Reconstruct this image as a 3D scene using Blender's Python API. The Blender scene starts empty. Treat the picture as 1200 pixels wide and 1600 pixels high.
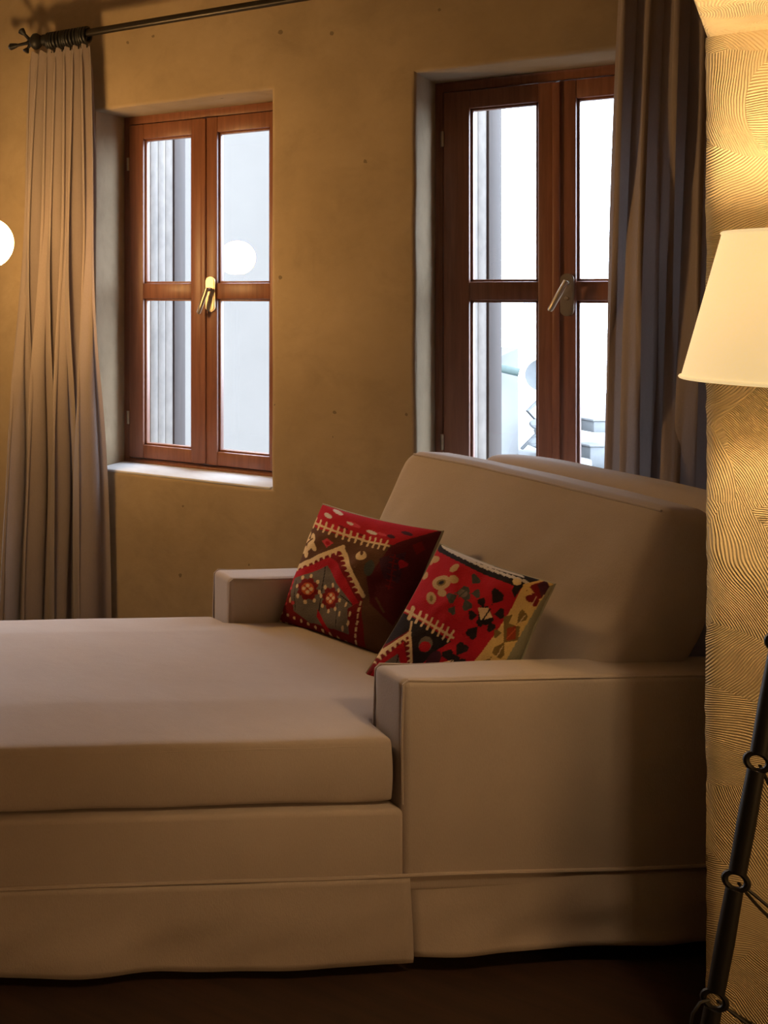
import bpy, bmesh, math, random
import numpy as np
from mathutils import Vector, Matrix, noise

scene = bpy.context.scene
C = scene.collection
R = math.radians

# ------------------------------------------------------------------ camera, world, light, exposure
CAM_H = 1.45
YAW = 41.35                      # the camera looks this far to the left of the window wall's normal
cd = bpy.data.cameras.new('camera')
cam = bpy.data.objects.new('camera', cd)
C.objects.link(cam)
cam.location = (0, 0, CAM_H)
cam.rotation_euler = (R(90), 0, R(YAW))
cd.sensor_fit = 'VERTICAL'
cd.sensor_height = 36.0
cd.sensor_width = 27.0
cd.lens = 36.0 * 1760 / 1600
cd.shift_x = 900 / 1600          # the photograph is the right-hand part of a wider, levelled picture
cd.shift_y = -344 / 1600
cd.clip_start = 0.05
scene.camera = cam

world = bpy.data.worlds.new('overcast_sky')
scene.world = world
world.use_nodes = True
bg = world.node_tree.nodes['Background']
bg.inputs['Color'].default_value = (0.77, 0.89, 1.08, 1)
bg.inputs['Strength'].default_value = 16.0

vs = scene.view_settings
vs.view_transform = 'Standard'
vs.look = 'None'
vs.gamma = 1.0
vs.use_curve_mapping = False
vs.exposure = 0.0

WARM = (1.0, 0.60, 0.24)


def light(name, kind, loc, energy, color, radius=0.1, parent=None):
    d = bpy.data.lights.new(name, kind)
    d.energy = energy
    d.color = color
    if kind == 'POINT':
        d.shadow_soft_size = radius
    o = bpy.data.objects.new(name, d)
    C.objects.link(o)
    o.location = loc
    if parent:
        o.parent = parent
    return o


# added warm fill for the sofa side, an unseen source right of the viewer
light('warm_fill_light', 'POINT', (1.7, 1.35, 1.0), 43, (1.0, 0.56, 0.21), 0.45)


def portal(name, x0, x1, z0, z1, y):
    d = bpy.data.lights.new(name, 'AREA')
    d.shape = 'RECTANGLE'
    d.size = x1 - x0
    d.size_y = z1 - z0
    d.cycles.is_portal = True
    o = bpy.data.objects.new(name, d)
    C.objects.link(o)
    o.location = ((x0 + x1) / 2, y, (z0 + z1) / 2)
    o.rotation_euler = (R(-90), 0, 0)


cy, sy = math.cos(R(YAW)), math.sin(R(YAW))


def W(X, Y, z=0.0):
    """metres to the right of / ahead of the viewer -> room coordinates"""
    return Vector((X * cy - Y * sy, X * sy + Y * cy, z))


# ------------------------------------------------------------------ materials
def new_mat(name):
    m = bpy.data.materials.new(name)
    m.use_nodes = True
    nt = m.node_tree
    b = nt.nodes['Principled BSDF']
    return m, nt, b


def nd(nt, kind, **kw):
    n = nt.nodes.new(kind)
    for k, v in kw.items():
        setattr(n, k, v)
    return n


def ramp(nt, fac, stops):
    r = nd(nt, 'ShaderNodeValToRGB')
    e = r.color_ramp.elements
    while len(e) < len(stops):
        e.new(0.5)
    for el, (p, c) in zip(e, stops):
        el.position = p
        el.color = (*c, 1) if len(c) == 3 else c
    nt.links.new(fac, r.inputs['Fac'])
    return r.outputs['Color']


def noise_n(nt, vec, scale, detail=4, rough=0.6, dist=0.0):
    n = nd(nt, 'ShaderNodeTexNoise')
    n.inputs['Scale'].default_value = scale
    n.inputs['Detail'].default_value = detail
    n.inputs['Roughness'].default_value = rough
    n.inputs['Distortion'].default_value = dist
    nt.links.new(vec, n.inputs['Vector'])
    return n.outputs['Fac']


def mixc(nt, fac, a, b, blend='MIX'):
    n = nd(nt, 'ShaderNodeMix', data_type='RGBA', blend_type=blend)
    if isinstance(fac, (int, float)):
        n.inputs[0].default_value = fac
    else:
        nt.links.new(fac, n.inputs[0])
    for i, v in ((6, a), (7, b)):
        if isinstance(v, tuple):
            n.inputs[i].default_value = (*v, 1)
        else:
            nt.links.new(v, n.inputs[i])
    return n.outputs[2]


def math_n(nt, op, a, b=None):
    n = nd(nt, 'ShaderNodeMath', operation=op)
    for i, v in enumerate((a, b)):
        if v is None:
            continue
        if isinstance(v, (int, float)):
            n.inputs[i].default_value = v
        else:
            nt.links.new(v, n.inputs[i])
    return n.outputs[0]


def bump(nt, b, height, strength, dist):
    n = nd(nt, 'ShaderNodeBump')
    n.inputs['Strength'].default_value = strength
    n.inputs['Distance'].default_value = dist
    nt.links.new(height, n.inputs['Height'])
    nt.links.new(n.outputs['Normal'], b.inputs['Normal'])


def coords(nt, kind='Object'):
    return nd(nt, 'ShaderNodeTexCoord').outputs[kind]


def plaster(name, c0, c1, combed=False):
    m, nt, b = new_mat(name)
    v = coords(nt)
    big = noise_n(nt, v, 1.6, 5, 0.62)
    fine = noise_n(nt, v, 22, 5, 0.7)
    col = ramp(nt, big, [(0.32, c0), (0.68, c1)])
    col = mixc(nt, math_n(nt, 'MULTIPLY', fine, 0.35), col, tuple(x * 0.72 for x in c0))
    # scattered pits and specks
    vo = nd(nt, 'ShaderNodeTexVoronoi')
    vo.inputs['Scale'].default_value = 9.0
    nt.links.new(v, vo.inputs['Vector'])
    warp = math_n(nt, 'ADD', vo.outputs['Distance'], math_n(nt, 'MULTIPLY', noise_n(nt, v, 55, 3), 0.16))
    pick = nd(nt, 'ShaderNodeSeparateColor')
    nt.links.new(vo.outputs['Color'], pick.inputs[0])
    pit = math_n(nt, 'MULTIPLY', math_n(nt, 'LESS_THAN', warp, 0.138), math_n(nt, 'GREATER_THAN', pick.outputs[0], 0.45))
    col = mixc(nt, math_n(nt, 'MULTIPLY', pit, 0.6), col, tuple(x * 0.25 for x in c0))
    blot = ramp(nt, noise_n(nt, v, 5.5, 7, 0.68, 0.4), [(0.48, (0, 0, 0)), (0.72, (1, 1, 1))])
    col = mixc(nt, math_n(nt, 'MULTIPLY', blot, 0.32), col, tuple(x * 0.55 for x in c0))
    nt.links.new(col, b.inputs['Base Color'])
    b.inputs['Roughness'].default_value = 0.9
    b.inputs['Specular IOR Level'].default_value = 0.2
    h = math_n(nt, 'ADD', math_n(nt, 'MULTIPLY', fine, 0.5), math_n(nt, 'MULTIPLY', big, 1.4))
    h = math_n(nt, 'SUBTRACT', h, math_n(nt, 'MULTIPLY', pit, 0.8))
    if combed:
        # plaster combed by hand: ridges whose direction changes from patch to patch
        wv = nd(nt, 'ShaderNodeMixRGB', blend_type='ADD')
        wv.inputs['Fac'].default_value = 0.16
        nz = nd(nt, 'ShaderNodeTexNoise')
        nz.inputs['Scale'].default_value = 3.2
        nz.inputs['Detail'].default_value = 2
        nt.links.new(v, nz.inputs['Vector'])
        nt.links.new(v, wv.inputs[1])
        nt.links.new(nz.outputs['Color'], wv.inputs[2])
        vc = nd(nt, 'ShaderNodeTexVoronoi')
        vc.inputs['Scale'].default_value = 5.5
        nt.links.new(wv.outputs[0], vc.inputs['Vector'])
        sep = nd(nt, 'ShaderNodeSeparateColor')
        nt.links.new(vc.outputs['Color'], sep.inputs[0])
        rot = nd(nt, 'ShaderNodeVectorRotate', rotation_type='Y_AXIS')
        nt.links.new(wv.outputs[0], rot.inputs['Vector'])
        nt.links.new(math_n(nt, 'MULTIPLY', sep.outputs[0], 2.6), rot.inputs['Angle'])
        wa = nd(nt, 'ShaderNodeTexWave', wave_type='BANDS', bands_direction='X', wave_profile='SIN')
        wa.inputs['Scale'].default_value = 80
        wa.inputs['Distortion'].default_value = 1.2
        wa.inputs['Detail'].default_value = 1.5
        wa.inputs['Detail Scale'].default_value = 0.6
        nt.links.new(rot.outputs[0], wa.inputs['Vector'])
        mask = ramp(nt, noise_n(nt, v, 4.0, 2), [(0.35, (0.25, 0.25, 0.25)), (0.6, (1, 1, 1))])
        ridge = math_n(nt, 'MULTIPLY', wa.outputs['Fac'], mask)
        h = math_n(nt, 'ADD', h, math_n(nt, 'MULTIPLY', ridge, 0.62))
        bump(nt, b, h, 0.75, 0.0042)
    else:
        bump(nt, b, h, 0.45, 0.006)
    return m


def cloth(name, c0, c1, weave=420, trans=0.0, rough=0.95, big_scale=3.0, bump_s=0.25):
    m, nt, b = new_mat(name)
    v = coords(nt)
    big = noise_n(nt, v, big_scale, 4)
    mp = nd(nt, 'ShaderNodeMapping')
    mp.inputs['Scale'].default_value = (1, 1, 0.35)
    nt.links.new(v, mp.inputs['Vector'])
    fine = noise_n(nt, mp.outputs[0], weave, 2)
    col = ramp(nt, big, [(0.3, c0), (0.7, c1)])
    col = mixc(nt, math_n(nt, 'MULTIPLY', fine, 0.30), col, tuple(x * 0.6 for x in c0))
    nt.links.new(col, b.inputs['Base Color'])
    b.inputs['Roughness'].default_value = rough
    b.inputs['Specular IOR Level'].default_value = 0.15
    b.inputs['Sheen Weight'].default_value = 0.15
    h = math_n(nt, 'ADD', math_n(nt, 'MULTIPLY', fine, 0.25), math_n(nt, 'MULTIPLY', noise_n(nt, v, 9, 3), 1.0))
    bump(nt, b, h, bump_s, 0.008)
    if trans:
        t = nd(nt, 'ShaderNodeBsdfTranslucent')
        nt.links.new(col, t.inputs['Color'])
        mx = nd(nt, 'ShaderNodeMixShader')
        mx.inputs[0].default_value = trans
        nt.links.new(b.outputs[0], mx.inputs[1])
        nt.links.new(t.outputs[0], mx.inputs[2])
        nt.links.new(mx.outputs[0], nt.nodes['Material Output'].inputs['Surface'])
    return m


def wood(name, c0, c1, scale=(40, 40, 2.2), rough=0.42, bump_s=0.12, rotate=None):
    m, nt, b = new_mat(name)
    v = coords(nt)
    mp = nd(nt, 'ShaderNodeMapping')
    mp.inputs['Scale'].default_value = scale
    nt.links.new(v, mp.inputs['Vector'])
    g = noise_n(nt, mp.outputs[0], 1.6, 6, 0.65, 0.6)
    col = ramp(nt, g, [(0.3, c0), (0.7, c1)])
    nt.links.new(col, b.inputs['Base Color'])
    b.inputs['Roughness'].default_value = rough
    bump(nt, b, g, bump_s, 0.002)
    return m


def plain(name, c, rough=0.6, metal=0.0, spec=0.5, var=0.15, scale=30):
    m, nt, b = new_mat(name)
    v = coords(nt)
    n = noise_n(nt, v, scale, 3)
    col = ramp(nt, n, [(0.3, tuple(x * (1 - var) for x in c)), (0.7, tuple(min(1, x * (1 + var)) for x in c))])
    nt.links.new(col, b.inputs['Base Color'])
    b.inputs['Roughness'].default_value = rough
    b.inputs['Metallic'].default_value = metal
    b.inputs['Specular IOR Level'].default_value = spec
    return m


def emit(name, c, s):
    m, nt, b = new_mat(name)
    b.inputs['Base Color'].default_value = (*c, 1)
    b.inputs['Emission Color'].default_value = (*c, 1)
    b.inputs['Emission Strength'].default_value = s
    return m


M = {}
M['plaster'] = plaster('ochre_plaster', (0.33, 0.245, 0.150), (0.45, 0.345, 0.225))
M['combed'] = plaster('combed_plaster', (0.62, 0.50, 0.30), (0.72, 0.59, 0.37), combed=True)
M['outer_plaster'] = plain('outside_render', (0.30, 0.29, 0.28), 0.95)
M['sill'] = plain('whitewashed_sill', (0.60, 0.58, 0.57), 0.9, var=0.08, scale=12)
M['fabric'] = cloth('taupe_linen', (0.385, 0.325, 0.300), (0.435, 0.370, 0.342))
M['curtain'] = cloth('taupe_curtain_cloth', (0.30, 0.243, 0.225), (0.36, 0.295, 0.272), weave=300, trans=0.11, big_scale=2.0)
M['wood'] = wood('red_brown_window_wood', (0.180, 0.066, 0.034), (0.280, 0.110, 0.056))
M['shutter_wood'] = wood('weathered_shutter_wood', (0.016, 0.009, 0.007), (0.034, 0.019, 0.015), rough=0.8)
M['shutter_paint'] = plain('flaking_white_paint', (0.150, 0.132, 0.118), 0.85, var=0.18, scale=14)
M['floor'] = wood('dark_floor_wood', (0.020, 0.010, 0.006), (0.045, 0.020, 0.011), scale=(2.0, 18, 1), rough=0.6)
M['iron'] = plain('black_iron', (0.012, 0.011, 0.010), 0.5, 0.3)
M['rod'] = plain('dark_bronze_rod', (0.035, 0.028, 0.022), 0.38, 0.6)
M['brass'] = plain('satin_brass', (0.46, 0.38, 0.28), 0.38, 1.0, var=0.05)
M['ceiling'] = plaster('ceiling_plaster', (0.36, 0.28, 0.18), (0.42, 0.33, 0.22))
M['back_cloth'] = cloth('grey_green_cotton', (0.30, 0.28, 0.21), (0.36, 0.335, 0.25), weave=260)
M['globe'] = emit('glowing_globe_glass', (1.0, 0.58, 0.21), 155.0)
M['bulb'] = emit('glowing_bulb', (1.0, 0.66, 0.30), 30.0)
M['bldg'] = plain('opposite_building_render', (0.094, 0.084, 0.075), 0.95, var=0.04, scale=2)
M['pale'] = plain('pale_render', (0.12, 0.122, 0.125), 0.95, var=0.08, scale=6)
M['palegrey'] = plain('pale_grey_metal', (0.085, 0.09, 0.094), 0.7, var=0.1)
M['pipe'] = plain('dark_green_pipe', (0.03, 0.05, 0.045), 0.6)

# glass pane: mostly clear with a weak mirror image
m, nt, b = new_mat('window_glass')
tr = nd(nt, 'ShaderNodeBsdfTransparent')
tr.inputs['Color'].default_value = (0.97, 0.985, 0.98, 1)
gl = nd(nt, 'ShaderNodeBsdfGlossy')
gl.inputs['Roughness'].default_value = 0.0
mx = nd(nt, 'ShaderNodeMixShader')
mx.inputs[0].default_value = 0.05
nt.links.new(tr.outputs[0], mx.inputs[1])
nt.links.new(gl.outputs[0], mx.inputs[2])
nt.links.new(mx.outputs[0], nt.nodes['Material Output'].inputs['Surface'])
M['glass'] = m

# lamp shade: cream fabric lit from within
m, nt, b = new_mat('cream_shade_fabric')
v = coords(nt)
wv = noise_n(nt, v, 260, 2)
col = ramp(nt, wv, [(0.3, (0.72, 0.62, 0.46)), (0.7, (0.80, 0.70, 0.53))])
df = nd(nt, 'ShaderNodeBsdfDiffuse')
tl = nd(nt, 'ShaderNodeBsdfTranslucent')
nt.links.new(col, df.inputs['Color'])
nt.links.new(col, tl.inputs['Color'])
mx = nd(nt, 'ShaderNodeMixShader')
mx.inputs[0].default_value = 0.12
nt.links.new(df.outputs[0], mx.inputs[1])
nt.links.new(tl.outputs[0], mx.inputs[2])
em = nd(nt, 'ShaderNodeEmission')
em.inputs['Color'].default_value = (1.0, 0.76, 0.38, 1)
em.inputs['Strength'].default_value = 0.58
ad = nd(nt, 'ShaderNodeAddShader')
nt.links.new(mx.outputs[0], ad.inputs[0])
nt.links.new(em.outputs[0], ad.inputs[1])
nt.links.new(ad.outputs[0], nt.nodes['Material Output'].inputs['Surface'])
M['shade'] = m

# woven kilim: the colours come from the woven pattern stored on the cover
m, nt, b = new_mat('kilim_weave')
at = nd(nt, 'ShaderNodeVertexColor', layer_name='weave')
v = coords(nt)
f = noise_n(nt, v, 330, 2)
col = mixc(nt, math_n(nt, 'MULTIPLY', f, 0.35), at.outputs['Color'], (0.03, 0.02, 0.02))
nt.links.new(col, b.inputs['Base Color'])
b.inputs['Roughness'].default_value = 0.95
b.inputs['Specular IOR Level'].default_value = 0.1
bump(nt, b, math_n(nt, 'ADD', f, math_n(nt, 'MULTIPLY', noise_n(nt, v, 26, 3), 1.5)), 0.5, 0.004)
M['kilim'] = m


# ------------------------------------------------------------------ mesh helpers
def obj(name, bm, mat, parent=None, smooth=True, angle=38):
    if isinstance(bm, bmesh.types.BMesh):
        me = bpy.data.meshes.new(name)
        bm.normal_update()
        if smooth:
            lim = R(angle)
            for f in bm.faces:
                f.smooth = True
            for e in bm.edges:
                if len(e.link_faces) == 2 and e.calc_face_angle(0) > lim:
                    e.smooth = False
        bm.to_mesh(me)
        bm.free()
    else:
        me = bm
    for mm in (mat if isinstance(mat, (list, tuple)) else [mat]):
        me.materials.append(mm)
    o = bpy.data.objects.new(name, me)
    C.objects.link(o)
    if parent:
        o.parent = parent
    return o


def tag(o, label=None, cat=None, group=None, kind=None):
    for k, v in (('label', label), ('category', cat), ('group', group), ('kind', kind)):
        if v:
            o[k] = v
    return o


def empty(name, loc=(0, 0, 0), rz=0.0):
    o = bpy.data.objects.new(name, None)
    o.empty_display_size = 0.1
    C.objects.link(o)
    o.location = loc
    o.rotation_euler = (0, 0, rz)
    return o


def box(bm, lo, hi, bev=0.0, seg=2):
    r = bmesh.ops.create_cube(bm, size=1.0)
    vs_ = r['verts']
    lo, hi = Vector(lo), Vector(hi)
    for v in vs_:
        v.co = Vector(((lo[i] + hi[i]) / 2 + v.co[i] * (hi[i] - lo[i])) for i in range(3))
    if bev:
        es = list({e for v in vs_ for e in v.link_edges})
        bmesh.ops.bevel(bm, geom=es, offset=bev, segments=seg, profile=0.5, affect='EDGES')
    return vs_


def newbox(lo, hi, bev=0.0, seg=2):
    bm = bmesh.new()
    box(bm, lo, hi, bev, seg)
    return bm


def tube(bm, pts, r, seg=8, closed=False, caps=True):
    pts = [Vector(p) for p in pts]
    n = len(pts)
    rad = r if isinstance(r, (list, tuple)) else [r] * n
    rings = []
    up = None
    for i, p in enumerate(pts):
        if closed:
            t = pts[(i + 1) % n] - pts[i - 1]
        else:
            t = pts[min(i + 1, n - 1)] - pts[max(i - 1, 0)]
        t.normalize()
        if up is None:
            up = Vector((0, 0, 1)) if abs(t.z) < 0.9 else Vector((1, 0, 0))
        a = t.cross(up).normalized()
        up = a.cross(t).normalized()
        rings.append([bm.verts.new(p + (a * math.cos(2 * math.pi * k / seg) + up * math.sin(2 * math.pi * k / seg)) * rad[i]) for k in range(seg)])
    for i in range(n if closed else n - 1):
        A, B = rings[i], rings[(i + 1) % n]
        for k in range(seg):
            bm.faces.new((A[k], A[(k + 1) % seg], B[(k + 1) % seg], B[k]))
    if caps and not closed:
        bm.faces.new(list(reversed(rings[0])))
        bm.faces.new(rings[-1])
    return bm


def lathe(bm, prof, seg=32, axis=None, origin=(0, 0, 0)):
    """profile of (radius, height) turned about an axis (default z)"""
    q = Matrix.Identity(3) if axis is None else Vector((0, 0, 1)).rotation_difference(Vector(axis)).to_matrix()
    o = Vector(origin)
    rings = []
    for (r, h) in prof:
        if r < 1e-6:
            rings.append([bm.verts.new(o + q @ Vector((0, 0, h)))])
        else:
            rings.append([bm.verts.new(o + q @ Vector((r * math.cos(2 * math.pi * k / seg), r * math.sin(2 * math.pi * k / seg), h))) for k in range(seg)])
    for A, B in zip(rings, rings[1:]):
        for k in range(seg):
            k2 = (k + 1) % seg
            if len(A) == 1 and len(B) == 1:
                continue
            if len(A) == 1:
                bm.faces.new((A[0], B[k2], B[k]))
            elif len(B) == 1:
                bm.faces.new((A[k], A[k2], B[0]))
            else:
                bm.faces.new((A[k], A[k2], B[k2], B[k]))
    bmesh.ops.recalc_face_normals(bm, faces=bm.faces[:])
    return bm


def torus(bm, c, axis, R0, r0, seg=20, sub=8):
    q = Vector((0, 0, 1)).rotation_difference(Vector(axis)).to_matrix()
    pts = [Vector(c) + q @ Vector((R0 * math.cos(2 * math.pi * k / seg), R0 * math.sin(2 * math.pi * k / seg), 0)) for k in range(seg)]
    return tube(bm, pts, r0, sub, closed=True)


def rbox(size, r, div=(10, 10, 10), seg=4, fn=None):
    """rounded box centred at 0, every face subdivided, so it can be puffed by fn"""
    bm = bmesh.new()
    h = [s / 2 for s in size]
    ax = []
    for i in range(3):
        c = h[i] - r
        corner = [c + r * math.tan(R(45 * k / seg)) for k in range(1, seg + 1)]
        mid = [-c + 2 * c * k / div[i] for k in range(div[i] + 1)]
        ax.append([-x for x in reversed(corner)] + mid + corner)
    cache = {}

    def vert(p):
        key = tuple(round(x, 5) for x in p)
        if key not in cache:
            inner = Vector([max(-(h[i] - r), min(h[i] - r, p[i])) for i in range(3)])
            d = Vector(p) - inner
            co = inner + d.normalized() * r if d.length > 1e-9 else Vector(p)
            cache[key] = bm.verts.new(co)
        return cache[key]
    for i in range(3):
        j, k = (i + 1) % 3, (i + 2) % 3
        for s in (-1, 1):
            for a in range(len(ax[j]) - 1):
                for c in range(len(ax[k]) - 1):
                    q = []
                    for (da, dc) in ((0, 0), (1, 0), (1, 1), (0, 1)):
                        p = [0, 0, 0]
                        p[i] = s * h[i]
                        p[j] = ax[j][a + da]
                        p[k] = ax[k][c + dc]
                        q.append(vert(p))
                    if s < 0:
                        q.reverse()
                    bm.faces.new(q)
    if fn:
        for v in bm.verts:
            v.co = Vector(fn(v.co.copy()))
    return bm


def fbm(p, s):
    return noise.noise(Vector(p) * s)


# ------------------------------------------------------------------ the room
WALL_Y, WALL_OUT = 4.30, 4.75        # inner and outer face of the window wall
FRAME_Y = 4.57
WZ0, WZ1 = 0.712, 2.205
WIN = [(-2.197, -1.480), (-0.992, -0.245), (-4.25, -2.76)]   # the third is added, unseen at the left, to daylight the seat
XL, XR, YB, ZC = -4.4, 2.6, -2.4, 2.95
ALC = 0.46                            # right side of the recess behind the pier

bm = bmesh.new()
xs = [XL - 0.2, *WIN[2], *WIN[0], *WIN[1], XR + 0.2]
zs = [-0.1, 0.08, WZ0, WZ1, 2.62, ZC + 0.1]
holes = {(3, 2), (5, 2), (1, 1), (1, 2), (1, 3)}
grid = {}
for yi, y in enumerate((WALL_Y, WALL_OUT)):
    for i, x in enumerate(xs):
        for k, z in enumerate(zs):
            grid[yi, i, k] = bm.verts.new((x, y, z))
open_edges = []
for i in range(7):
    for k in range(5):
        if (i, k) in holes:
            g = grid
            for (a, c, nb) in (((i, k), (i + 1, k), (i, k - 1)), ((i + 1, k), (i + 1, k + 1), (i + 1, k)), ((i + 1, k + 1), (i, k + 1), (i, k + 1)), ((i, k + 1), (i, k), (i - 1, k))):
                if nb not in holes:
                    bm.faces.new((g[0, a[0], a[1]], g[0, c[0], c[1]], g[1, c[0], c[1]], g[1, a[0], a[1]]))
            continue
        bm.faces.new((grid[0, i, k], grid[0, i + 1, k], grid[0, i + 1, k + 1], grid[0, i, k + 1]))
        bm.faces.new((grid[1, i, k], grid[1, i, k + 1], grid[1, i + 1, k + 1], grid[1, i + 1, k]))
bmesh.ops.recalc_face_normals(bm, faces=bm.faces[:])
es = [e for e in bm.edges if len(e.link_faces) == 2 and e.calc_face_angle(0) > 1.0 and all(abs(v.co.y - WALL_Y) < 1e-4 for v in e.verts)]
bmesh.ops.bevel(bm, geom=es, offset=0.016, segments=4, profile=0.5, affect='EDGES')
# a hand-trowelled edge: cut into short pieces and let it wander
long_e = [e for e in bm.edges if e.calc_length() > 0.3 and all(abs(v.co.y - WALL_Y) < 0.03 for v in e.verts) and all(WZ0 - 0.1 < v.co.z < WZ1 + 0.1 for v in e.verts) and all(XL < v.co.x < XR for v in e.verts)]
bmesh.ops.subdivide_edges(bm, edges=long_e, cuts=18, use_grid_fill=False)
for v in bm.verts:
    if abs(v.co.y - WALL_Y) < 0.03 and WZ0 - 0.05 < v.co.z < WZ1 + 0.05 and XL < v.co.x < XR:
        v.co.z += 0.007 * fbm(v.co, 4.0)
        v.co.x += 0.006 * fbm(v.co + Vector((9, 3, 1)), 4.0)
tag(obj('wall_back', bm, M['plaster'], angle=30), 'ochre plaster wall with deep window openings', None, None, 'structure')

bm = newbox((XL - 0.2, YB - 0.2, -0.1), (XR + 0.2, WALL_Y, 0.0))
tag(obj('floor', bm, M['floor']), 'very dark brown wooden floor', None, None, 'structure')
bm = newbox((XL - 0.2, YB - 0.2, ZC), (XR + 0.2, WALL_Y + 0.01, ZC + 0.1))
tag(obj('ceiling', bm, M['ceiling']), 'plain plaster ceiling', None, None, 'structure')
bm = newbox((XL - 0.2, YB, 0), (XL, WALL_Y, ZC))
tag(obj('wall_left', bm, M['plaster']), 'ochre plaster side wall', None, None, 'structure')
bm = newbox((XL - 0.2, YB - 0.2, 0), (XR + 0.2, YB, ZC))
tag(obj('wall_front', bm, M['plaster']), 'ochre plaster wall behind the viewer', None, None, 'structure')

# right side: a pier of combed plaster with a low beam coming out of it towards the room
PX, PY, PT, SZ = -0.131, 2.68, 0.26, 1.925
bm = bmesh.new()
NX, NZ = 60, 120
gv = {}


def edge_wander(z):
    return 0.0025 * noise.noise(Vector((3.1, 0.7, z * 5))) + 0.0025 * noise.noise(Vector((8.1, 2.7, z * 45)))


for i in range(NX + 1):
    for k in range(NZ + 1):
        z = SZ * k / NZ
        f = i / NX
        x = PX + 0.9 * f + edge_wander(z) * max(0, 1 - f * 8)
        y = PY + 0.006 * noise.noise(Vector((x * 4, 1.3, z * 4)))
        if i == 0:
            y += 0.010
        gv[i, k] = bm.verts.new((x, y, z))
for i in range(NX):
    for k in range(NZ):
        bm.faces.new((gv[i, k], gv[i + 1, k], gv[i + 1, k + 1], gv[i, k + 1]))
sv = [bm.verts.new((PX + edge_wander(SZ * k / NZ), PY + PT, SZ * k / NZ)) for k in range(NZ + 1)]
for k in range(NZ):
    bm.faces.new((sv[k], gv[0, k], gv[0, k + 1], sv[k + 1]))
box(bm, (PX + 0.02, PY + 0.02, 0), (PX + 0.9, PY + PT, SZ))
box(bm, (PX + 0.88, PY, 0), (XR, PY + PT, ZC))
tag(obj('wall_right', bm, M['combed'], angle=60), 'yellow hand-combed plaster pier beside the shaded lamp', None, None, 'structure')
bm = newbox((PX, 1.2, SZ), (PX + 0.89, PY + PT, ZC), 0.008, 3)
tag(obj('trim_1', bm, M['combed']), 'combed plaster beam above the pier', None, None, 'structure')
bm = newbox((ALC, PY + PT, 0), (ALC + 0.15, WALL_Y, ZC))
tag(obj('wall_recess', bm, M['plaster']), 'plaster side of the window recess behind the pier', None, None, 'structure')
bm = newbox((XR, YB, 0), (XR + 0.2, PY + PT, ZC))
tag(obj('wall_side', bm, M['plaster']), 'ochre plaster side wall on the right', None, None, 'structure')


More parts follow.
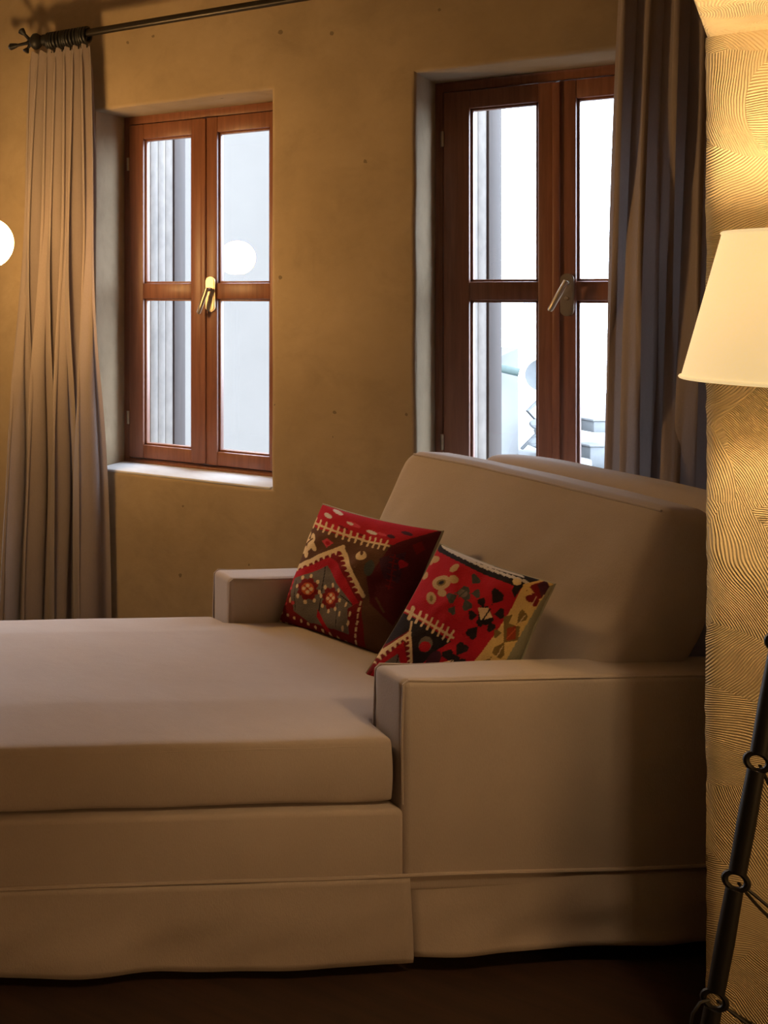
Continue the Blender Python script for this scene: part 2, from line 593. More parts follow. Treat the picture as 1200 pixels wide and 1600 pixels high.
# ------------------------------------------------------------------ windows
def make_window(n, x0, x1, label, lever, stile, WZ0=WZ0, WZ1=WZ1):
    xc = (x0 + x1) / 2
    root = empty('window_%d' % n, (xc, FRAME_Y, WZ0))
    tag(root, label, None, None, 'structure')
    hw, H = (x1 - x0) / 2, WZ1 - WZ0
    # outer frame
    bm = bmesh.new()
    fw = 0.036
    box(bm, (-hw, 0, 0), (-hw + 0.026, 0.07, H), 0.003)
    box(bm, (hw - 0.026, 0, 0), (hw, 0.07, H), 0.003)
    box(bm, (-hw + 0.024, 0.001, H - fw), (hw - 0.024, 0.07, H), 0.003)
    box(bm, (-hw + 0.024, 0.001, 0), (hw - 0.024, 0.07, 0.024), 0.003)
    box(bm, (-hw + 0.01, -0.012, 0.0), (hw - 0.01, 0.01, 0.018), 0.004)
    obj('frame', bm, M['wood'], root)
    zb, zt = 0.028, H - 0.039
    mid0, mid1 = 1.420 - WZ0, 1.486 - WZ0
    top0, bot1 = H - 0.103, 0.085
    for s in (-1, 1):
        xo, xi = s * (hw - 0.029), s * 0.0025
        so, si = s * (hw - 0.029 - stile), s * 0.055
        bm = bmesh.new()

        def bx(xa, xb, z0, z1, y0=-0.016, y1=0.045, bev=0.006):
            box(bm, (min(xa, xb), y0, z0), (max(xa, xb), y1, z1), bev)
        bx(xo, so, zb, zt)
        bx(si, xi, zb, zt)
        for (z0, z1) in ((zb, bot1), (mid0, mid1), (top0, zt)):
            bx(so + s * 0.003, si - s * 0.003, z0, z1, -0.013, 0.043, 0.005)
        # glazing beads round each pane
        for (z0, z1) in ((bot1, mid0), (mid1, top0)):
            for (xa, xb, za, zc) in ((so, so - s * 0.008, z0, z1), (si, si + s * 0.008, z0, z1), (so, si, z0, z0 + 0.008), (so, si, z1 - 0.008, z1)):
                bx(xa, xb, za, zc, 0.002, 0.034, 0.002)
        sash = obj('sash', bm, M['wood'], root)
        for (z0, z1) in ((bot1, mid0), (mid1, top0)):
            obj('pane', newbox((min(so, si) + 0.002, 0.020, z0 + 0.002), (max(so, si) - 0.002, 0.024, z1 - 0.002)), M['glass'], sash, smooth=False)
        for hz in (0.17, 1.26):
            bm = bmesh.new()
            tube(bm, [(s * (hw - 0.028), -0.020, hz), (s * (hw - 0.028), -0.020, hz + 0.055)], 0.006, 10)
            obj('hinge', bm, M['brass'], sash)
        if s > 0:
            bm = newbox((-0.012, -0.026, zb + 0.004), (0.010, -0.014, zt - 0.004), 0.004)
            obj('cover_strip', bm, M['wood'], root)
    # whitewashed sill in the reveal
    obj('sill', newbox((-hw + 0.004, WALL_Y - FRAME_Y + 0.004, -0.004), (hw - 0.004, 0.0, 0.007), 0.005, 3), M['sill'], root)
    # handle: rounded back plate and lever
    hz = 1.440 - WZ0
    hx = 0.030
    bm = bmesh.new()
    prof = []
    pw, ph = 0.0195, 0.072
    for k in range(17):
        a = math.pi * k / 16
        prof.append((pw * math.cos(a), ph - pw + pw * math.sin(a)))
    for k in range(17):
        a = math.pi + math.pi * k / 16
        prof.append((pw * math.cos(a), -ph + pw + pw * math.sin(a)))
    vf = [bm.verts.new((hx + p[0], -0.030, hz + p[1])) for p in prof]
    vb = [bm.verts.new((hx + p[0], -0.015, hz + p[1])) for p in prof]
    bm.faces.new(vf)
    for k in range(len(prof)):
        bm.faces.new((vf[k], vb[k], vb[(k + 1) % len(prof)], vf[(k + 1) % len(prof)]))
    bmesh.ops.recalc_face_normals(bm, faces=bm.faces[:])
    bmesh.ops.bevel(bm, geom=[e for e in bm.edges if all(v in vf for v in e.verts)], offset=0.004, segments=2, affect='EDGES')
    hd = obj('handle', bm, M['brass'], root)
    bm = bmesh.new()
    p0 = Vector((hx, -0.03, hz + lever[0]))
    tube(bm, [p0, p0 + Vector((0, -0.035, 0))], 0.008, 12)
    a = lever[1]
    d = Vector((math.sin(a), 0, -math.cos(a)))
    q = p0 + Vector((0, -0.035, 0))
    tube(bm, [q - d * 0.008, q + d * 0.02, q + d * 0.06 + Vector((0, -0.006, 0)), q + d * 0.098 + Vector((0, -0.010, 0)), q + d * 0.104 + Vector((0, -0.010, 0))], [0.008, 0.009, 0.009, 0.0085, 0.005], 12)
    obj('lever', bm, M['brass'], hd)
    bm = bmesh.new()
    lathe(bm, [(0, 0.006), (0.006, 0.005), (0.007, 0.0)], 12, (0, -1, 0), (hx, -0.03, hz - 0.012))
    obj('screw_cap', bm, M['brass'], hd)
    return root


make_window(1, WIN[0][0], WIN[0][1], 'brown wooden casement window with glowing lamp mirrored in its glass', (0.020, R(-16)), 0.066)
make_window(2, WIN[1][0], WIN[1][1], 'brown wooden casement window partly behind the dark curtain', (0.040, R(-24)), 0.084)
make_window(3, WIN[2][0], WIN[2][1], 'unseen wide wooden casement window added at the left to daylight the seat', (0.040, R(-10)), 0.084, 0.08, 2.62)  # added opening out of view that brings daylight onto the seat
for i, (x0, x1) in enumerate(WIN):
    portal('window_portal', x0 + 0.03, x1 - 0.03, (WZ0 if i < 2 else 0.08) + 0.03, (WZ1 if i < 2 else 2.62) - 0.03, WALL_OUT - 0.02)


def shutter(a, b, label):
    """one leaf standing open, from its hinge at a to its free edge at b"""
    a, b = Vector(a), Vector(b)
    d = (b - a)
    L = d.length
    root = empty('window_shutter', (a.x, a.y, WZ0 + 0.01), math.atan2(d.y, d.x))
    tag(root, label, 'shutter', 'opened shutters outside the windows')
    H = WZ1 - WZ0 - 0.03
    bm = bmesh.new()
    nb = 3
    for k in range(nb):
        xa, xb = L * 0.66 * k / nb, L * 0.66 * (k + 1) / nb
        bmk = newbox((xa + 0.001, -0.012, 0.0), (xb - 0.001, 0.012, H), 0.003)
        obj('board', bmk, M['shutter_paint'], root)
    bm.free()
    obj('stile', newbox((L * 0.66, -0.02, 0), (L, 0.02, H), 0.004), M['shutter_wood'], root)
    bm = newbox((0.02, 0.012, 0.2), (L * 0.66, 0.026, 0.27), 0.003)
    obj('batten', bm, M['shutter_wood'], root)
    bm = newbox((0.02, 0.012, H - 0.27), (L * 0.66, 0.026, H - 0.2), 0.003)
    obj('batten', bm, M['shutter_wood'], root)


shutter((-2.185, 4.785), (-2.165, 5.10), 'white flaking wooden shutter standing open outside left window')
shutter((-0.965, 4.785), (-0.895, 5.12), 'white flaking wooden shutter standing open outside right window')

# ------------------------------------------------------------------ chaise sofa
SOFA_ROT = R(YAW + 3.5)
sofa = empty('chaise_sofa', W(1.273, 2.41, 0), SOFA_ROT)
tag(sofa, 'taupe linen chaise sofa with skirt and low square arms under the windows', 'sofa')
SL, SB, SW = -1.05, 0.95, 0.97       # left end, back, width
SEAM, BASE_T, SEAT_T, ARM_T = 0.198, 0.342, 0.486, 0.62

# base
bm = bmesh.new()
box(bm, (SL, 0.0, 0.06), (0.004, SW, BASE_T), 0.012, 3)
box(bm, (-0.02, 0.012, 0.06), (SB - 0.01, SW - 0.012, BASE_T - 0.01), 0.01)
obj('base', bm, M['fabric'], sofa)


# arms
def arm(y0, y1):
    L, Wd, Hh = SB, y1 - y0, ARM_T - 0.16

    def fn(p):
        q = p + Vector((L / 2, (y0 + y1) / 2, 0.16 + Hh / 2))
        t = (q.z - 0.2) / 0.42
        q.z += 0.006 * fbm(q, 3.0) * (1 if t > 0.8 else 0)
        q.y += 0.004 * fbm(q + Vector((3, 0, 0)), 3.5) * max(0, min(1, t))
        return q
    a_ = obj('arm', rbox((L, Wd, Hh), 0.017, (24, 6, 16), 4, fn), M['fabric'], sofa)
    return a_


near_arm = arm(0.0, 0.115)
far_arm = arm(SW - 0.115, SW)
for a_, ys in ((near_arm, (0.0, 0.115)), (far_arm, (SW - 0.115, SW))):
    for yy in ys:
        s = -1 if yy == ys[0] else 1
        bm = bmesh.new()
        pts = [(-0.003 + 0.004, yy - s * 0.004, BASE_T + 0.01), (-0.000, yy - s * 0.005, 0.5), (0.004, yy - s * 0.005, ARM_T - 0.012), (0.014, yy - s * 0.004, ARM_T - 0.003)]
        for k in range(1, 12):
            xk = 0.014 + (SB - 0.03) * k / 11
            pts.append((xk, yy - s * 0.003, ARM_T - 0.005 + 0.004 * fbm((xk, yy, ARM_T), 3.0)))
        tube(bm, pts, 0.0028, 6)
        obj('piping', bm, M['fabric'], a_)

# back frame
bk_t, bk_h = 0.135, 0.975


def back_fn(p):
    q = p + Vector((SB - bk_t / 2, SW / 2, 0.16 + (bk_h - 0.16) / 2))
    t = (q.z - 0.16) / (bk_h - 0.16)
    v = (q.y / SW) * 2 - 1
    if t > 0.5:
        q.z -= 0.018 * (abs(v) ** 3) * (t - 0.5) * 2
        q.z += 0.006 * fbm(q, 3)
    q.x -= 0.016 * math.sin(min(1, max(0, t)) * math.pi) * (1 - v * v)
    return q


obj('backrest', rbox((bk_t, SW, bk_h - 0.16), 0.05, (6, 24, 22), 5, back_fn), M['fabric'], sofa)


# loose back cushion, leaning on the backrest
def tri(c, u, v, w):
    """corner dict c[iu][iv][iw] -> point, u v w in 0..1"""
    p = Vector((0, 0, 0))
    for i in (0, 1):
        for j in (0, 1):
            for k in (0, 1):
                p += Vector(c[i][j][k]) * ((u if i else 1 - u) * (v if j else 1 - v) * (w if k else 1 - w))
    return p


# index order: [front/back][near/far][bottom/top]
BC = [[[(0.475, 0.085, 0.500), (0.665, 0.065, 0.962)], [(0.345, 0.860, 0.500), (0.555, 0.880, 0.985)]],
      [[(0.720, 0.085, 0.510), (0.775, 0.065, 0.955)], [(0.600, 0.860, 0.510), (0.665, 0.880, 0.978)]]]


def bc_fn(p):
    u, v, w = (p.x + 0.11) / 0.22, (p.y + 0.4) / 0.8, (p.z + 0.24) / 0.48
    q = tri(BC, u, v, w)
    a, b_, c_ = 2 * u - 1, 2 * v - 1, 2 * w - 1
    puff = max(0, 1 - b_ * b_) ** 0.5 * max(0, 1 - c_ * c_) ** 0.5
    q.x += (-0.045 if a < 0 else 0.02) * puff * abs(a)
    q.z += 0.010 * max(0, 1 - b_ * b_) * max(0, c_) + 0.004 * fbm(q, 5) * max(0, c_)
    q.y += (0.025 if b_ > 0 else -0.028) * abs(b_) * max(0, 1 - c_ * c_)
    if c_ < 0 and b_ < 0:
        q.z += 0.13 * max(0, -b_ - 0.3) * max(0, -c_) * 1.0
    q.x += 0.006 * fbm(q + Vector((5, 5, 5)), 4.5) + 0.0035 * fbm(Vector((q.x * 6, q.y * 14 + q.z * 9, q.z * 4)), 1.0)
    return q


back_c = obj('back_cushion', rbox((0.22, 0.8, 0.48), 0.040, (8, 34, 24), 5, bc_fn), M['fabric'], sofa)
bm = bmesh.new()
pts = [bc_fn(Vector((-0.099, -0.372 + 0.744 * k / 32, 0.229))) + Vector((0, 0, 0.001)) for k in range(33)]
tube(bm, pts, 0.0032, 6)
obj('piping', bm, M['fabric'], back_c)


# seat cushion: T-shaped, one soft body
def soft_union(boxes, voxel, it):
    bm = bmesh.new()
    for lo, hi in boxes:
        box(bm, lo, hi)
    me = bpy.data.meshes.new('tmp')
    bm.to_mesh(me)
    bm.free()
    o = bpy.data.objects.new('tmp', me)
    C.objects.link(o)
    r = o.modifiers.new('r', 'REMESH')
    r.mode = 'VOXEL'
    r.voxel_size = voxel
    s = o.modifiers.new('s', 'SMOOTH')
    s.factor = 0.5
    s.iterations = it
    dg = bpy.context.evaluated_depsgraph_get()
    out = bpy.data.meshes.new_from_object(o.evaluated_get(dg))
    bpy.data.objects.remove(o)
    bpy.data.meshes.remove(me)
    return out


me = soft_union([((SL + 0.01, 0.022, BASE_T + 0.004), (-0.010, SW - 0.022, SEAT_T)), ((-0.15, 0.122, BASE_T + 0.004), (0.64, SW - 0.122, SEAT_T))], 0.011, 7)
for v in me.vertices:
    c = v.co
    t = max(0, min(1, (c.z - BASE_T) / (SEAT_T - BASE_T)))
    ex = max(0, min(1, (0.0 - c.x) / 0.12)) if c.x < 0 else 0
    ey = min(1, max(0, (c.y - 0.02) / 0.2)) * min(1, max(0, (SW - 0.02 - c.y) / 0.2))
    if t > 0.5:
        c.z += 0.018 * ey + 0.004 * fbm(c, 3.2)
    c.y += (-1 if c.y < SW / 2 else 1) * 0.008 * math.sin(math.pi * t) * (1 - ey)
    if c.x < 0 and t < 0.3:
        c.z += 0.004 * fbm((c.x, c.y, 0), 5)
for p in me.polygons:
    p.use_smooth = True
me.name = 'seat_cushion'
seat = obj('seat_cushion', me, M['fabric'], sofa)
for (zz, rr) in ((SEAT_T - 0.016, 0.0025),):
    bm = bmesh.new()
    pts = [(SL + 0.05 + (abs(SL) - 0.075) * k / 30, 0.0215, zz + 0.003 * fbm((k * 0.1, 0, zz), 2)) for k in range(31)]
    pts += [(-0.014, 0.029, zz), (-0.0115, 0.04, zz), (-0.0115, 0.1, zz)]
    tube(bm, pts, rr, 6)
    obj('piping', bm, M['fabric'], seat)


# skirt panels and the welt above them
def skirt(p0, p1, seed, out, hem0=0.014, hem1=0.020):
    """a hanging strip of cloth along the base from p0 to p1 (local xy), pushed out to the side `out`"""
    p0, p1, out = Vector((*p0, 0)), Vector((*p1, 0)), Vector((*out, 0))
    bm = bmesh.new()
    n, mz = max(12, int((p1 - p0).length * 50)), 14
    g = {}
    for i in range(n + 1):
        f = i / n
        hem = hem0 + (hem1 - hem0) * f + 0.005 * noise.noise(Vector((f * 4 + seed, 0.3, 0)))
        for k in range(mz + 1):
            t = k / mz                     # 0 at the seam, 1 at the hem
            z = SEAM + (hem - SEAM) * t
            x = (p1 - p0).length * f
            wv = noise.noise(Vector((x * 3.2 + seed, t * 1.2, seed))) + 0.5 * noise.noise(Vector((x * 7 + t * 2.5 + seed, t * 2.0, 4)))
            off = 0.003 + t * (0.011 + 0.018 * wv) + 0.004 * wv
            P = p0.lerp(p1, f) + out * max(0.0015, off)
            g[i, k] = bm.verts.new((P.x, P.y, z))
    for i in range(n):
        for k in range(mz):
            bm.faces.new((g[i, k], g[i + 1, k], g[i + 1, k + 1], g[i, k + 1]))
    bmesh.ops.recalc_face_normals(bm, faces=bm.faces[:])
    o = obj('skirt', bm, M['fabric'], sofa, angle=60)
    sm = o.modifiers.new('cloth_thickness', 'SOLIDIFY')
    sm.thickness = 0.004
    sm.use_even_offset = False
    return o


skirt((SL, 0.0), (0.012, 0.0), 1.7, (0, -1), 0.022, 0.022)
skirt((0.018, 0.004), (SB, 0.004), 5.2, (0, -1), 0.032, 0.050)
skirt((SL, SW), (SL, 0.0), 8.4, (-1, 0))
skirt((SB, SW), (SL, SW), 11.9, (0, 1))
skirt((SB, 0.0), (SB, SW), 15.3, (1, 0))
bm = bmesh.new()
loop = []
for (a, b_) in (((SL, 0), (SB, 0)), ((SB, 0), (SB, SW)), ((SB, SW), (SL, SW)), ((SL, SW), (SL, 0))):
    for k in range(24):
        f = (k + 0.5) / 24
        x, y = a[0] + (b_[0] - a[0]) * f, a[1] + (b_[1] - a[1]) * f
        cx_, cy_ = (SL + SB) / 2, SW / 2
        ox = 0.003 if x >= SB - 1e-6 else (-0.003 if x <= SL + 1e-6 else 0)
        oy = 0.003 if y >= SW - 1e-6 else (-0.003 if y <= 1e-6 else 0)
        loop.append((x + ox, y + oy, SEAM + 0.004 + 0.0025 * noise.noise(Vector((x * 3, y * 3, 0)))))
tube(bm, loop, 0.0045, 8, closed=True)
obj('welt', bm, M['fabric'], sofa)
for (x, y) in ((SL + 0.08, 0.08), (SL + 0.08, SW - 0.08), (SB - 0.08, 0.08), (SB - 0.08, SW - 0.08)):
    bm = bmesh.new()
    lathe(bm, [(0, 0), (0.02, 0), (0.03, 0.07), (0, 0.07)], 16, None, (x, y, 0))
    obj('leg', bm, M['floor'], sofa)

# ------------------------------------------------------------------ kilim pillows
def srgb(r, g, b):
    f = lambda c: (c / 255 / 12.92) if c / 255 <= 0.04045 else ((c / 255 + 0.055) / 1.055) ** 2.4
    return np.array([f(r), f(g), f(b)])


CREAM, RED, DRED, BROWN = srgb(226, 200, 160), srgb(176, 28, 44), srgb(120, 24, 30), srgb(96, 66, 48)
GREY, BLACK, SHADED_MAROON, ORANGE = srgb(112, 104, 96), srgb(36, 32, 36), srgb(84, 24, 34), srgb(196, 92, 54)
PINK, YELLOW, OLIVE, WHITE, PURPLE = srgb(206, 70, 84), srgb(226, 192, 124), srgb(126, 104, 58), srgb(214, 206, 200), srgb(70, 36, 52)
DKGREEN = srgb(70, 74, 70)


class Weave:
    """paints flat shapes into the woven pattern of a cover; units are those of the pattern sheet"""

    def __init__(self, N, base, bl, br, tl, tr, crown):
        s, t = np.meshgrid(np.linspace(0, 1, N + 1), np.linspace(0, 1, N + 1), indexing='ij')
        bil = lambda i: bl[i] * (1 - s) * (1 - t) + br[i] * s * (1 - t) + tl[i] * (1 - s) * t + tr[i] * s * t
        k = (4 * s * (1 - s)) ** 0.5 * (4 * t * (1 - t)) ** 0.5      # the pattern is drawn out over the crown
        self.x = bil(0) + crown[0] * k
        self.y = bil(1) + crown[1] * k
        self.col = np.empty((N + 1, N + 1, 3))
        self.col[:] = base

    def poly(self, pts, c):
        inside = np.zeros(self.x.shape, bool)
        n = len(pts)
        for i in range(n):
            (x0, y0), (x1, y1) = pts[i], pts[(i + 1) % n]
            if y0 == y1:
                continue
            cond = ((self.y > y0) != (self.y > y1)) & (self.x < (x1 - x0) * (self.y - y0) / (y1 - y0) + x0)
            inside ^= cond
        self.col[inside] = c

    def ell(self, cx, cy_, a, b, c, rot=0.0):
        ca, sa = math.cos(R(rot)), math.sin(R(rot))
        dx, dy = self.x - cx, self.y - cy_
        u, v = dx * ca + dy * sa, -dx * sa + dy * ca
        self.col[(u / a) ** 2 + (v / b) ** 2 < 1] = c

    def fan(self, x, y, a, c, cx, cy_):
        """a hooked leaf: narrow towards (cx, cy_), broad and stepped on the far side"""
        d = math.atan2(y - cy_, x - cx)
        P = lambda r, t: (x + r * math.cos(d + t), y + r * math.sin(d + t))
        self.poly([P(-a * 1.15, -0.12), P(a * 0.95, -1.35), P(a * 1.15, -0.75), P(a * 0.95, -0.2), P(a * 0.80, 0.0), P(a * 0.95, 0.2), P(a * 1.15, 0.75), P(a * 0.95, 1.35), P(-a * 1.15, 0.12)], c)

    def line(self, p, q, w, c):
        dx, dy = q[0] - p[0], q[1] - p[1]
        L2 = dx * dx + dy * dy
        t = np.clip(((self.x - p[0]) * dx + (self.y - p[1]) * dy) / L2, 0, 1)
        d = np.hypot(self.x - p[0] - t * dx, self.y - p[1] - t * dy)
        self.col[d < w / 2] = c

    def comb(self, p, q, n, tooth, w, c, both=True, slant=(0, -1), tw=None):
        """a spine with teeth"""
        self.line(p, q, w, c)
        for k in range(n):
            f = (k + 0.5) / n
            m_ = (p[0] + (q[0] - p[0]) * f, p[1] + (q[1] - p[1]) * f)
            e1 = (m_[0] + slant[0] * tooth, m_[1] + slant[1] * tooth)
            e2 = (m_[0] - slant[0] * tooth, m_[1] - slant[1] * tooth) if both else m_
            self.line(e1, e2, tw or w, c)

    def saw(self, p, q, n, tooth, w, c, d):
        """a band with pointed teeth on the side d"""
        self.line(p, q, w, c)
        for k in range(n):
            a = (p[0] + (q[0] - p[0]) * k / n, p[1] + (q[1] - p[1]) * k / n)
            b_ = (p[0] + (q[0] - p[0]) * (k + 0.75) / n, p[1] + (q[1] - p[1]) * (k + 0.75) / n)
            m_ = ((a[0] + b_[0]) / 2 + d[0] * tooth, (a[1] + b_[1]) / 2 + d[1] * tooth)
            self.poly([a, b_, m_], c)

    def flower(self, cx, cy_, r, petal, core, n=8, squash=1.0, pr=0.36, ring=0.72):
        for k in range(n):
            a = 2 * math.pi * k / n + 0.3
            self.ell(cx + math.cos(a) * r * ring * squash, cy_ + math.sin(a) * r * ring, r * pr, r * pr * 0.7, petal, math.degrees(a))
        self.ell(cx, cy_, r * 0.5 * squash, r * 0.5, petal)
        self.ell(cx, cy_, r * 0.28 * squash, r * 0.28, core)


def pillow(label, BL, BR, TL, TR, thick, N, painter, seed):
    BL, BR, TL, TR = Vector(BL), Vector(BR), Vector(TL), Vector(TR)
    ex, ey = BR - BL, TL - BL
    nrm = ey.cross(ex).normalized()            # towards the viewer's side
    if nrm.dot(Vector((0, 0, CAM_H)) - BL) < 0:
        nrm = -nrm
    base = (BL + BR) / 2
    root = empty('throw_pillow', base)
    tag(root, label, 'pillow', 'kilim pillows on the sofa')

    def surf(s, t, side):
        a, b_ = 2 * s - 1, 2 * t - 1
        a2 = a * (1 - 0.055 * (1 - b_ * b_))
        b2 = b_ * (1 - 0.055 * (1 - a * a))
        h = thick * (max(0, 1 - a * a) * max(0, 1 - b_ * b_)) ** 0.42
        edge = (1 - a ** 6) * (1 - b_ ** 6)
        h += side * 0.016 * noise.noise(Vector((a * 1.7 + seed, b_ * 1.7, seed))) * edge
        h += 0.004 * noise.noise(Vector((a * 5 + seed, b_ * 5, 2))) * edge
        u_, v_ = (a2 + 1) / 2, (b2 + 1) / 2
        P = BL.lerp(BR, u_).lerp(TL.lerp(TR, u_), v_)
        return P + nrm * (h * (1.0 if side > 0 else -0.85)) - base
    for nm, side, NN, mt in (('front_cover', 1, N, M['kilim']), ('back_cover', -1, 40, M['back_cloth'])):
        co, fc = [], []
        for i in range(NN + 1):
            for j in range(NN + 1):
                co.append(surf(i / NN, j / NN, side))
        for i in range(NN):
            for j in range(NN):
                q = (i * (NN + 1) + j, (i + 1) * (NN + 1) + j, (i + 1) * (NN + 1) + j + 1, i * (NN + 1) + j + 1)
                fc.append(q if side > 0 else q[::-1])
        me = bpy.data.meshes.new(nm)
        me.from_pydata(co, [], fc)
        for p in me.polygons:
            p.use_smooth = True
        if side > 0:
            wv_ = painter(NN)
            ca = me.color_attributes.new('weave', 'FLOAT_COLOR', 'POINT')
            flat = np.ones(((NN + 1) ** 2, 4), np.float32)
            flat[:, :3] = wv_.col.reshape(-1, 3)
            ca.data.foreach_set('color', flat.ravel())
        obj(nm, me, mt, root)
    bm = bmesh.new()
    ring = []
    K = 24
    for (s0, t0, s1, t1) in ((0, 0, 1, 0), (1, 0, 1, 1), (1, 1, 0, 1), (0, 1, 0, 0)):
        for k in range(K):
            f = k / K
            ring.append(surf(s0 + (s1 - s0) * f, t0 + (t1 - t0) * f, 1))
    tube(bm, ring, 0.0035, 6, closed=True)
    obj('edge_seam', bm, M['back_cloth'], root)
    return root


def paint_far(N):
    w = Weave(N, BROWN, (31, 867), (842, 1150), (333, 36), (1164, 222), (-105, -67))
    w.poly([(260, 190), (345, 10), (1200, 200), (1090, 420), (880, 330), (560, 260)], RED)
    w.poly([(870, 330), (1190, 200), (1110, 500), (850, 900), (700, 740), (690, 560), (800, 420)], SHADED_MAROON)  # maroon ground, with the shade on this side put into its colour
    w.poly([(780, 420), (960, 380), (900, 600), (800, 560)], PURPLE)
    w.comb((890, 400), (830, 640), 6, 26, 9, DRED, True, (0.9, 0.3), 9)
    w.poly([(1000, 330), (1050, 300), (1070, 360), (1020, 400)], DRED)
    w.fan(930, 470, 34, RED, 900, 520)
    w.line((740, 700), (790, 800), 14, BROWN)
    for (x, y, a, b_, c) in ((395, 112, 34, 15, WHITE), (470, 85, 44, 12, WHITE), (585, 165, 52, 15, PINK), (560, 158, 26, 10, WHITE), (715, 222, 46, 12, WHITE), (860, 262, 30, 14, PURPLE), (510, 190, 40, 10, DRED), (790, 240, 40, 10, PINK), (960, 240, 40, 14, PURPLE), (640, 240, 30, 9, DRED)):
        w.ell(x, y, a, b_, c, 22)
    w.comb((262, 160), (850, 335), 13, 34, 15, CREAM, True, (0.35, -0.94), 15)
    # pale flower at the left
    for (x, y, rot) in ((205, 300, -65), (235, 260, -60), (285, 275, 80), (205, 355, -50), (225, 375, 90), (290, 330, 70), (260, 330, -60), (250, 300, 20)):
        w.ell(x, y, 36, 19, CREAM, rot)
    w.line((215, 330), (280, 280), 12, BROWN)
    w.poly([(355, 290), (395, 270), (435, 300), (385, 335)], PINK)
    w.ell(395, 303, 16, 14, RED)
    w.ell(645, 395, 40, 36, CREAM)
    w.ell(648, 372, 12, 22, BROWN)
    w.ell(710, 490, 34, 60, DKGREEN, 10)
    # pointed arch: cream saw band, dark line, red band, grey field
    w.poly([(500, 320), (120, 500), (30, 880), (560, 1080), (660, 730)], DRED)
    w.saw((505, 325), (125, 490), 9, 46, 30, CREAM, (0.25, 0.97))
    w.saw((500, 335), (660, 690), 9, 52, 30, CREAM, (-0.95, 0.1))
    w.poly([(410, 405), (110, 525), (60, 700), (610, 900), (640, 760), (470, 440)], RED)
    w.poly([(395, 465), (150, 560), (60, 830), (560, 980), (600, 770), (470, 600)], GREY)
    w.line((375, 470), (330, 800), 7, BLACK)
    w.line((500, 690), (590, 760), 7, BLACK)
    w.line((165, 580), (160, 800), 5, BLACK)
    w.line((480, 760), (470, 930), 5, BLACK)
    for (cx_, cy_) in ((255, 640), (420, 708)):
        w.flower(cx_, cy_, 84, DRED, DRED, 8, 0.78, 0.42, 0.62)
        for k in range(8):
            a = 2 * math.pi * k / 8 + 0.2
            w.ell(cx_ + math.cos(a) * 78, cy_ + math.sin(a) * 100, 11, 17, CREAM)
        w.ell(cx_, cy_, 40, 46, ORANGE)
        for (dx, dy) in ((0, -24), (0, 24), (-22, 0), (22, 0)):
            w.ell(cx_ + dx, cy_ + dy, 12, 14, CREAM)
        w.line((cx_ - 32, cy_ - 32), (cx_ + 32, cy_ + 32), 5, DRED)
    # lower border with dashes
    w.poly([(320, 790), (420, 960), (400, 980), (320, 850)], RED)
    w.poly([(20, 690), (110, 560), (150, 800), (330, 940), (620, 1060), (640, 1200), (20, 900)], DRED)
    w.poly([(560, 790), (650, 730), (660, 1060), (560, 1060)], DRED)
    for k in range(11):
        w.ell(50 + 52 * k, 800 + 26 * k, 9, 14, CREAM, -20)
        w.ell(40 + 50 * k, 862 + 24 * k, 15, 7, CREAM, 30)
    for k in range(7):
        w.line((645 - 8 * k, 735 + 48 * k), (640 - 8 * k, 758 + 48 * k), 14, CREAM)
    for (x, y) in ((110, 570), (75, 650), (125, 720), (60, 720), (100, 610)):
        w.ell(x, y, 9, 20, CREAM, 10)
        w.ell(x + 20, y + 20, 14, 12, PINK)
    for (x, y) in ((545, 760), (500, 830), (560, 900), (520, 940), (575, 830)):
        w.ell(x, y, 8, 22, CREAM, 12)
    return w


